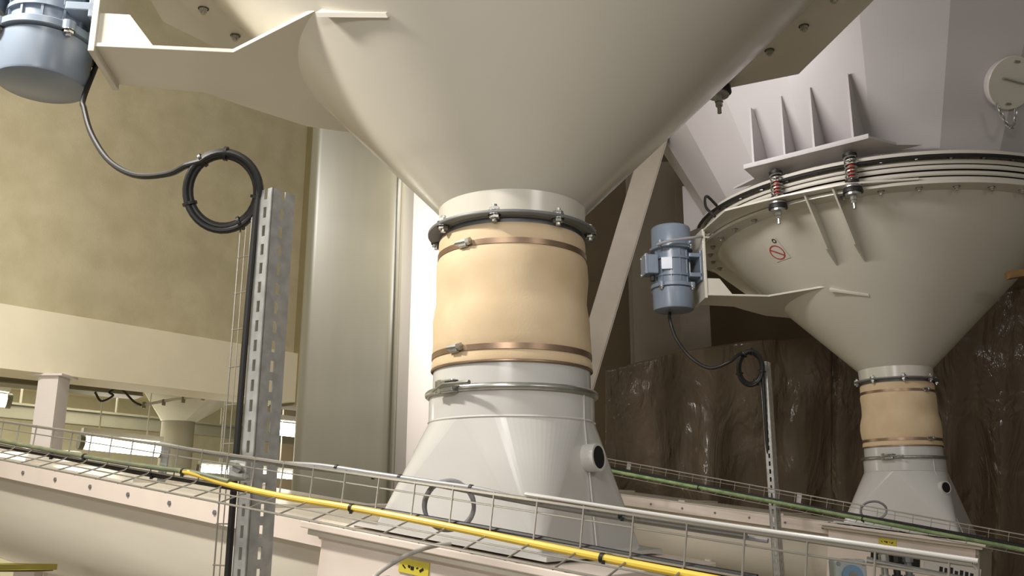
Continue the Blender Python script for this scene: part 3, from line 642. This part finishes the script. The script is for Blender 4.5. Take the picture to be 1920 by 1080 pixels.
# ================================================================ CABLE TRAYS
TR0 = Vector((0.2135, 1.619, -0.0054))
def make_tray():
    o = empty('mesh_cable_tray', matrix=frame(TR0)); X0, X1 = -0.53, 3.1
    rails = [((0, 0), 0.0042), ((0, -0.022), 0.0018), ((0, -0.072), 0.0022), ((0.045, -0.088), 0.0018), ((0.09, -0.102), 0.0024)]
    for (y, z), r_ in rails: MB().tube([(X0, y, z), (X1, y, z)], r_, 6).build('rail', M['wire'], o)
    cw = MB().tube([(0, 0.002, 0.004), (0, 0.002, -0.070), (0, 0.012, -0.078), (0, 0.09, -0.104)], 0.0019, 6).mesh('cross_wire', M['wire'])
    n = int((X1-X0)/0.1)
    for k in range(n+1): inst('cross_wire', cw, o, (X0+0.03+0.1*k, 0, 0))
    MB().tube([(X0, 0, 0), (X0-0.006, 0, -0.006), (X0-0.008, 0, -0.10)], 0.0032, 6).build('end_wire', M['wire'], o)
    for x in (1.38, 2.6):
        MB().box((x, -0.02, -0.045), (0.03, 0.004, 0.10)).build('holder', M['galv'], o, smooth=False)
    return o
tr1 = make_tray(); tag(tr1, 'steel mesh cable tray carrying the yellow cable past the large chute', 'cable tray', 'mesh cable trays')
T2 = frame(TR0+ROW+Vector((0,0,-0.055))) @ Matrix.Translation((1.38,0,0)) @ Matrix.Rotation(R(-3.6), 4, 'Y') @ Matrix.Translation((-1.38,0,0))
tr2 = copy_tree(tr1); tr2.matrix_world = T2
tag(tr2, 'steel mesh cable tray with green cables below the plastic sheet', 'cable tray', 'mesh cable trays')
def dt(x): return 4150/(x+1457)
def px(pts, off=0.0, fn=dt): return [at(x, y, fn(x)+off) for x, y in pts]
def cable(name, pts, r, m, label, n=6, ties=()):
    pts = catmull(pts, n); o = empty(name, pts[0]); MB().tube([p-pts[0] for p in pts], r, 10).build('sheath', m, o)
    for f in ties:
        i = int(f*(len(pts)-2)); p, q = pts[i]-pts[0], pts[i+1]-pts[0]; t_ = (q-p).normalized()
        MB().tube([p-t_*0.0035, p+t_*0.0035], r*1.28, 12).build('zip_tie', M['cable'], o)
        MB().box(p+Vector((0, -r*1.2, -r*1.1)), (0.006, 0.008, r*1.2)).build('tie_head', M['cable'], o, smooth=False)
    return tag(o, label, 'cable')
cable('yellow_cable', px([(340, 884), (365, 888), (420, 906), (520, 929), (640, 949), (755, 970), (880, 995), (1000, 1020), (1200, 1060), (1400, 1098)], -0.03), 0.0072, M['yellow'], 'bright yellow cable lying along the mesh tray before the large chute', ties=(0.03, 0.48, 0.87))
cable('black_cable_bundle', px([(-60, 820), (0, 836), (120, 858), (250, 884), (350, 900), (440, 915), (560, 935), (700, 956), (900, 990), (1200, 1046), (1420, 1085)], -0.005), 0.0068, M['cable'], 'thick black cable on the mesh tray beneath the green one', ties=(0.2, 0.35))
cable('green_cable', px([(-60, 810), (0, 826), (120, 849), (230, 868), (300, 878), (360, 886), (430, 903)], -0.03), 0.0065, M['green_cable'], 'grey-green cable on top of the black one where the tray begins', ties=(0.4,))
cable('grey_cable', px([(300, 832), (370, 846), (440, 858), (520, 868), (600, 873), (700, 888), (800, 903), (900, 918), (1000, 941), (1200, 972), (1400, 1001)], 0.012), 0.0055, M['grey_cable'], 'grey cable tied to the top rail of the nearer mesh tray', ties=(0.45, 0.56, 0.7, 0.9))
cable('grey_cable', px([(520, 873), (600, 881), (700, 893), (800, 907), (1000, 945), (1200, 978), (1440, 1014)], 0.02), 0.004, M['grey_cable'], 'thin grey cable running just under the tied cable on the tray rail', ties=(0.35,))
cable('white_cable', [at(690, 1095, 1.86), at(715, 1070, 1.88), at(760, 1043, 1.92), at(800, 1027, 1.95), at(845, 1018, 1.98)], 0.005, M['white_cable'], 'white cable bending down from the tray past the yellow tag')
cable('white_conduit', px([(985, 926), (1200, 960), (1400, 990), (1600, 1018), (1834, 1052)], 0.0), 0.0036, M['chute'], 'straight white conduit riding on the top rail past the large chute')
def loop(name, cx, cy, rx, ry, d, r, m, label, turns=2.3, a0=200, tail=()):
    pts = []; n = int(40*turns)
    for k in range(n):
        a = R(a0+360*turns*k/n); j = 1+0.03*math.sin(k*0.37)
        pts.append(at(cx+rx*j*math.cos(a), cy+ry*j*math.sin(a), d+0.02*k/n))
    o = empty(name, pts[0]); MB().tube([p-pts[0] for p in pts], r, 8).build('sheath', m, o); return tag(o, label, 'cable')
loop('spare_cable_loop', 842, 948, 46, 46, 1.86, 0.0045, M['grey_cable'], 'coiled grey spare cable hanging on the tray before the large chute')
loop('spare_cable_loop', 1638, 957, 24, 17, 5.6, 0.006, M['grey_cable'], 'small coiled spare cable hanging before the chute at the plastic sheet')
cable('green_cable', [T2 @ Vector((3.0-0.58*k, 0.045+0.006*math.sin(k*2.1), -0.078)) for k in range(7)], 0.012, M['green_cable2'], 'pale green cable along the tray below the plastic sheet', ties=(0.3, 0.6))
cable('black_cable_bundle', [T2 @ Vector((3.0-0.58*k, 0.018, -0.064+0.004*math.sin(k*1.7))) for k in range(7)], 0.012, M['cable'], 'black cable along the tray below the plastic sheet')

# ================================================================ SLOTTED POSTS
def make_post(height):
    """angle-like channel, corner towards +y/-x; faces carry rows of slots that go right through"""
    o = empty('slotted_post')
    W1, W2, T, P = 0.05, 0.08, 0.004, 0.052
    def face(name, wid, sw, place):
        mb = MB(); z = 0.0; sh = 0.030; n = int(height/P); a, b = wid/2-sw/2, wid/2+sw/2
        def quad(u0, u1, z0, z1):
            vs = [place(u, t_, zz) for t_ in (0, T) for u, zz in ((u0, z0), (u1, z0), (u1, z1), (u0, z1))]
            mb.add(vs, [(0,1,2,3), (7,6,5,4), (0,4,5,1), (1,5,6,2), (2,6,7,3), (3,7,4,0)])
        quad(0, a, 0, n*P); quad(b, wid, 0, n*P)
        for k in range(n): quad(a, b, k*P, k*P+(P-sh))
        return mb.build(name, M['galv'], o, smooth=False)
    face('left_flange', W1, 0.012, lambda u, t_, z: (u, -t_, z))
    face('web', W2, 0.013, lambda u, t_, z: (t_, -u, z))
    MB().box((W1-0.002, -0.012, height/2-0.02), (0.004, 0.024, height-0.04)).build('return_lip', M['galv'], o, smooth=False)
    MB().box((0.03, -0.04, 0.004), (0.12, 0.14, 0.008)).build('base_plate', M['galv'], o, smooth=False)
    return o
def place_post(o, x, y, d):
    p = at(x, y, d); m_ = Matrix(((C3.x, EY.x, 0), (C3.y, EY.y, 0), (0, 0, 1)))
    e = Vector((C3.x, C3.y, 0)).normalized(); f = Vector((-e.y, e.x, 0))
    o.rotation_euler = (0, 0, math.atan2(e.y, e.x)); o.location = (p.x, p.y, ZF)
    return p.z-ZF
po1 = make_post(at(512, 340, 2.44).z-ZF); place_post(po1, 512, 340, 2.44); YP1 = at(512, 340, 2.44).y
tag(po1, 'galvanised slotted post beside the duct with the large black cable coil at its head', 'post', 'slotted posts')
po2 = make_post(at(1437, 672, 6.2).z-ZF); place_post(po2, 1437, 672, 6.2)
tag(po2, 'galvanised slotted post standing in front of the plastic sheet', 'post', 'slotted posts')
# bracket of tray on post 1
o = empty('tray_clamp', at(450, 882, 2.225))
MB().box((0, 0, 0), (0.06, 0.02, 0.05), Matrix.Rotation(R(-30), 3, 'Z')).build('plate', M['galv'], o, smooth=False, bevel=0.003)
MB().cyl((0, -0.012, 0.004), (0, -0.03, 0.004), 0.012, n=6).build('bolt', M['zinc'], o)
MB().cyl((0.02, -0.006, -0.014), (0.02, -0.022, -0.014), 0.008, n=6).build('bolt', M['zinc'], o)
tag(o, 'bolted zinc clamp fixing the mesh tray to the slotted post', 'clamp')
# narrow vertical mesh ladder beside post 1
b = atY(477, 350, YP1+0.04); o = empty('vertical_mesh_ladder', (b.x, b.y, ZF)); hgt = atY(477, 405, YP1+0.04).z-ZF
for y, r_ in ((0, 0.0022), (0.022, 0.0016), (0.045, 0.0022)):
    MB().tube([C3.xy.to_3d()*(y), C3.xy.to_3d()*(y)+Vector((0,0,hgt))], r_, 6).build('rail', M['wire'], o)
cw = MB().tube([C3.xy.to_3d()*(-0.005), C3.xy.to_3d()*0.05], 0.0019, 6).mesh('rung', M['wire'])
for k in range(int(hgt/0.1)): inst('rung', cw, o, (0, 0, hgt-0.012-0.1*k))
tag(o, 'narrow vertical wire mesh with a black cable beside the slotted post', 'cable tray')

# ---- black motor cables with coils
def motor_cable(start, pts, coil, down, label, r, tiesn=True):
    P = catmull(start+pts, 8)
    (cx, cy, rx, ry, d) = coil; turns = 5.4; n = int(36*turns); C = []
    for k in range(n+1):
        a = R(232+360*turns*k/n); j = 1+0.07*math.sin(k*0.031*2.1)
        C.append(at(cx+rx*j*math.cos(a), cy+ry*j*math.sin(a), d+0.03*k/n))
    o = empty('motor_cable', P[0])
    MB().tube([p-P[0] for p in P+C], r, 10).build('sheath', M['cable'], o)
    E = catmull(down, 8); MB().tube([p-P[0] for p in E], r, 10).build('lower_run', M['cable'], o)
    for a in (235, 275, 160, 60, 10):
        q = at(cx+rx*math.cos(R(a)), cy+ry*math.sin(R(a)), d+0.012)-P[0]
        tt = at(cx+rx*math.cos(R(a+5)), cy+ry*math.sin(R(a+5)), d+0.012)-P[0]-q; tt.normalize()
        MB().tube([q-tt*0.004, q+tt*0.004], r*2.3, 12).build('zip_tie', M['cable'], o)
    return tag(o, label, 'cable', 'black motor cables')
sA = hl(H1, 1.47, -0.16, 1.56)
motor_cable([sA, at(157, 183, 3.0)], [at(158, 205, 2.95), at(172, 252, 2.85), at(205, 302, 2.72), at(255, 329, 2.6), at(315, 326, 2.52), at(350, 310, 2.47)], (418, 358, 66, 70, 2.46),
            [atY(x, y, YP1+0.03) for x, y in ((455, 295), (480, 325), (484, 360), (478, 420), (466, 560), (450, 760), (441, 880), (426, 1090))], 'black motor cable hanging into a large coil in front of the olive wall', 0.0088)
sB = hl(H2, 1.61, -0.08, 1.38)
motor_cable([sB], [at(1256, 600, 6.3), at(1268, 635, 6.25), at(1295, 670, 6.2), at(1330, 690, 6.1), at(1365, 680, 6.05), at(1386, 664, 6.1)], (1407, 690, 22, 31, 6.15),
            [at(1412, 662, 6.17), at(1428, 680, 6.17), at(1431, 720, 6.15), at(1436, 800, 6.1), at(1444, 900, 6.05)], 'black motor cable ending in a small coil before the plastic sheet', 0.012)

# ================================================================ PLASTIC SHEET
def plastic():
    m = bpy.data.materials.new('dark_plastic_film'); m.use_nodes = True; nt = m.node_tree; b = nt.nodes['Principled BSDF']
    b.inputs['Base Color'].default_value = rgb(116, 102, 84); b.inputs['Roughness'].default_value = 0.14; b.inputs['Specular IOR Level'].default_value = 0.6
    b.inputs['Alpha'].default_value = 0.82
    tc = nt.nodes.new('ShaderNodeTexCoord'); n1 = nt.nodes.new('ShaderNodeTexNoise'); n1.inputs['Scale'].default_value = 2.2; n1.inputs['Detail'].default_value = 3; n1.inputs['Distortion'].default_value = 1.2
    mp = nt.nodes.new('ShaderNodeMapping'); mp.inputs['Scale'].default_value = (1.6, 1.6, 0.7)
    nt.links.new(tc.outputs['Object'], mp.inputs[0]); nt.links.new(mp.outputs[0], n1.inputs['Vector'])
    n2 = nt.nodes.new('ShaderNodeTexNoise'); n2.inputs['Scale'].default_value = 8; n2.inputs['Detail'].default_value = 4; nt.links.new(mp.outputs[0], n2.inputs['Vector'])
    b1 = nt.nodes.new('ShaderNodeBump'); b1.inputs['Strength'].default_value = 0.45; b1.inputs['Distance'].default_value = 0.12; nt.links.new(n1.outputs['Fac'], b1.inputs['Height'])
    b2 = nt.nodes.new('ShaderNodeBump'); b2.inputs['Strength'].default_value = 0.9; b2.inputs['Distance'].default_value = 0.06; mk = nt.nodes.new('ShaderNodeTexNoise'); mk.inputs['Scale'].default_value = 1.1; nt.links.new(tc.outputs['Object'], mk.inputs['Vector']); rp = nt.nodes.new('ShaderNodeMapRange'); rp.inputs[1].default_value = 0.48; rp.inputs[2].default_value = 0.62; nt.links.new(mk.outputs['Fac'], rp.inputs[0]); ml = nt.nodes.new('ShaderNodeMath'); ml.operation = 'MULTIPLY'; nt.links.new(rp.outputs[0], ml.inputs[0]); nt.links.new(n2.outputs['Fac'], ml.inputs[1]); nt.links.new(ml.outputs[0], b2.inputs['Height']); nt.links.new(b1.outputs[0], b2.inputs['Normal'])
    nt.links.new(b2.outputs[0], b.inputs['Normal']); return m
M['plastic'] = plastic()
def sheet(name, x0, x1, ytop, ybot, dfn, nx, nz, label, seed):
    rnd = random.Random(seed); fo = [(rnd.uniform(0, 6.3), rnd.uniform(5, 16), rnd.uniform(-0.9, 0.9), rnd.uniform(0.015, 0.05)) for _ in range(7)]
    vs = []; fs = []
    for j in range(nz+1):
        for i in range(nx+1):
            u = i/nx; v = j/nz; x = x0+(x1-x0)*u; y = ytop(x)+(ybot-ytop(x))*v
            d = dfn(x)+sum(a*math.sin(f*u*2+s*v*5+p)*(0.35+v) for p, f, s, a in fo)
            vs.append(at(x, y, d))
    for j in range(nz):
        for i in range(nx): k = j*(nx+1)+i; fs.append((k, k+1, k+nx+2, k+nx+1))
    c = vs[nz*(nx+1)+nx//2].copy()
    o = MB().add([p-c for p in vs], fs).build(name, M['plastic'], smooth=True, ang=180); o.location = c
    md = o.modifiers.new('film', 'SOLIDIFY'); md.thickness = 0.004
    return tag(o, label, 'plastic sheet')
def yt(x):
    P = [(1100, 705), (1145, 692), (1290, 656), (1400, 640), (1520, 630), (1600, 600), (2000, 520)]
    for (a, b), (c, d) in zip(P, P[1:]):
        if x <= c: return b+(d-b)*(x-a)/(c-a)
    return P[-1][1]
sheet('plastic_sheet', 1135, 1560, yt, 985, lambda x: 7.7+0.0006*(x-1135), 90, 60, 'dark translucent plastic sheet draped behind the slotted post', 3)
sheet('plastic_sheet', 1520, 1990, yt, 1120, lambda x: 8.15-0.0016*(x-1540), 90, 60, 'dark wrinkled plastic sheet behind the far chute', 11)

# ================================================================ SMALL THINGS
# instrument and pipework under the far inlet
o = empty('gauge_box', at(1590, 1075, 3.6)); 
MB().box((0,0,0.0), (0.13, 0.08, 0.11)).build('case', M['glass_box'], o, smooth=False, bevel=0.012)
MB().cyl((0,-0.04,-0.005), (0,-0.055,-0.005), 0.04, n=24).build('dial', M['gauge'], o)
MB().cyl((0,-0.05,-0.005), (0,-0.058,-0.005), 0.016, n=16).build('hub', M['zinc'], o)
for x in (-0.05, 0.05): MB().cyl((x,-0.04,0.04), (x,-0.046,0.04), 0.008, n=8).build('screw', M['zinc'], o)
tag(o, 'clear grey instrument box with a round blue dial below the tray rail', 'instrument')
for x, m_, lab in ((1655, 'zinc', 'thin upright steel pipe beside the instrument box'), (1678, 'rubber', 'black upright hose between the steel pipes'), (1700, 'flange', 'grey upright pipe with fittings next to the black hose')):
    p = at(x, 1030, 3.7); o = empty('upright_pipe', (p.x, p.y, ZF))
    MB().cyl((0,0,0), (0,0,p.z-ZF), 0.014, n=12).build('pipe', M[m_], o)
    for k in (0.02, 0.1): MB().cyl((0,0,p.z-ZF-k-0.03), (0,0,p.z-ZF-k), 0.022, n=8).build('fitting', M[m_], o)
    tag(o, lab, 'pipe')
o = empty('rail_tube', at(1625, 1050, 3.4)); q = at(1930, 1108, 3.2)-o.location
MB().cyl((0,0,0), q, 0.009, n=10).build('tube', M['zinc'], o); MB().cyl((0,0,0), q.normalized()*0.02, 0.013, n=10).build('end_cap', M['zinc'], o)
tag(o, 'short steel rail tube in front of the upright pipes', 'rail')
o = empty('name_plate', at(1785, 1072, 3.9)); rot = Matrix.Rotation(R(12), 3, 'Y')
MB().box((0,0,0), (0.24, 0.01, 0.07), rot).build('plate', M['white_print'], o, smooth=False)
for k in range(7): MB().box(rot @ Vector((-0.05+0.022*k, -0.006, -0.004*(k % 2))), (0.014, 0.002, 0.022+0.006*(k % 3)), rot).build('letter', M['black_print'], o, smooth=False)
tag(o, 'pale name plate with blurred dark lettering at the far conveyor end', 'sign')
o = empty('yellow_strip', at(-40, 1070, 3.2)); q = at(78, 1070, 3.5)-o.location
MB().prism([(0,0,0), q, q+Vector((0.03, 0.06, 0.0)), Vector((0, 0.08, 0))], (0,0,0.022)).build('bar', M['olive_yellow'], o, smooth=False)
MB().prism([(0,0,-0.004), q+Vector((-0.01,0,-0.004)), q+Vector((0.02, 0.05, -0.004)), Vector((0, 0.07, -0.004))], (0,0,0.004)).build('backing', M['shaft'], o, smooth=False)
tag(o, 'olive-yellow bar end beneath the beige conveyor', 'bar')
o = empty('timber_offcut', at(1888, 517, 5.6)); q = at(1960, 505, 5.6)-o.location
MB().box(q/2, (q.length, 0.05, 0.045), q.to_track_quat('X', 'Z').to_matrix()).build('plank', M['wood'], o, smooth=False)
tag(o, 'brown timber piece wedged against the far hopper cone', 'timber')
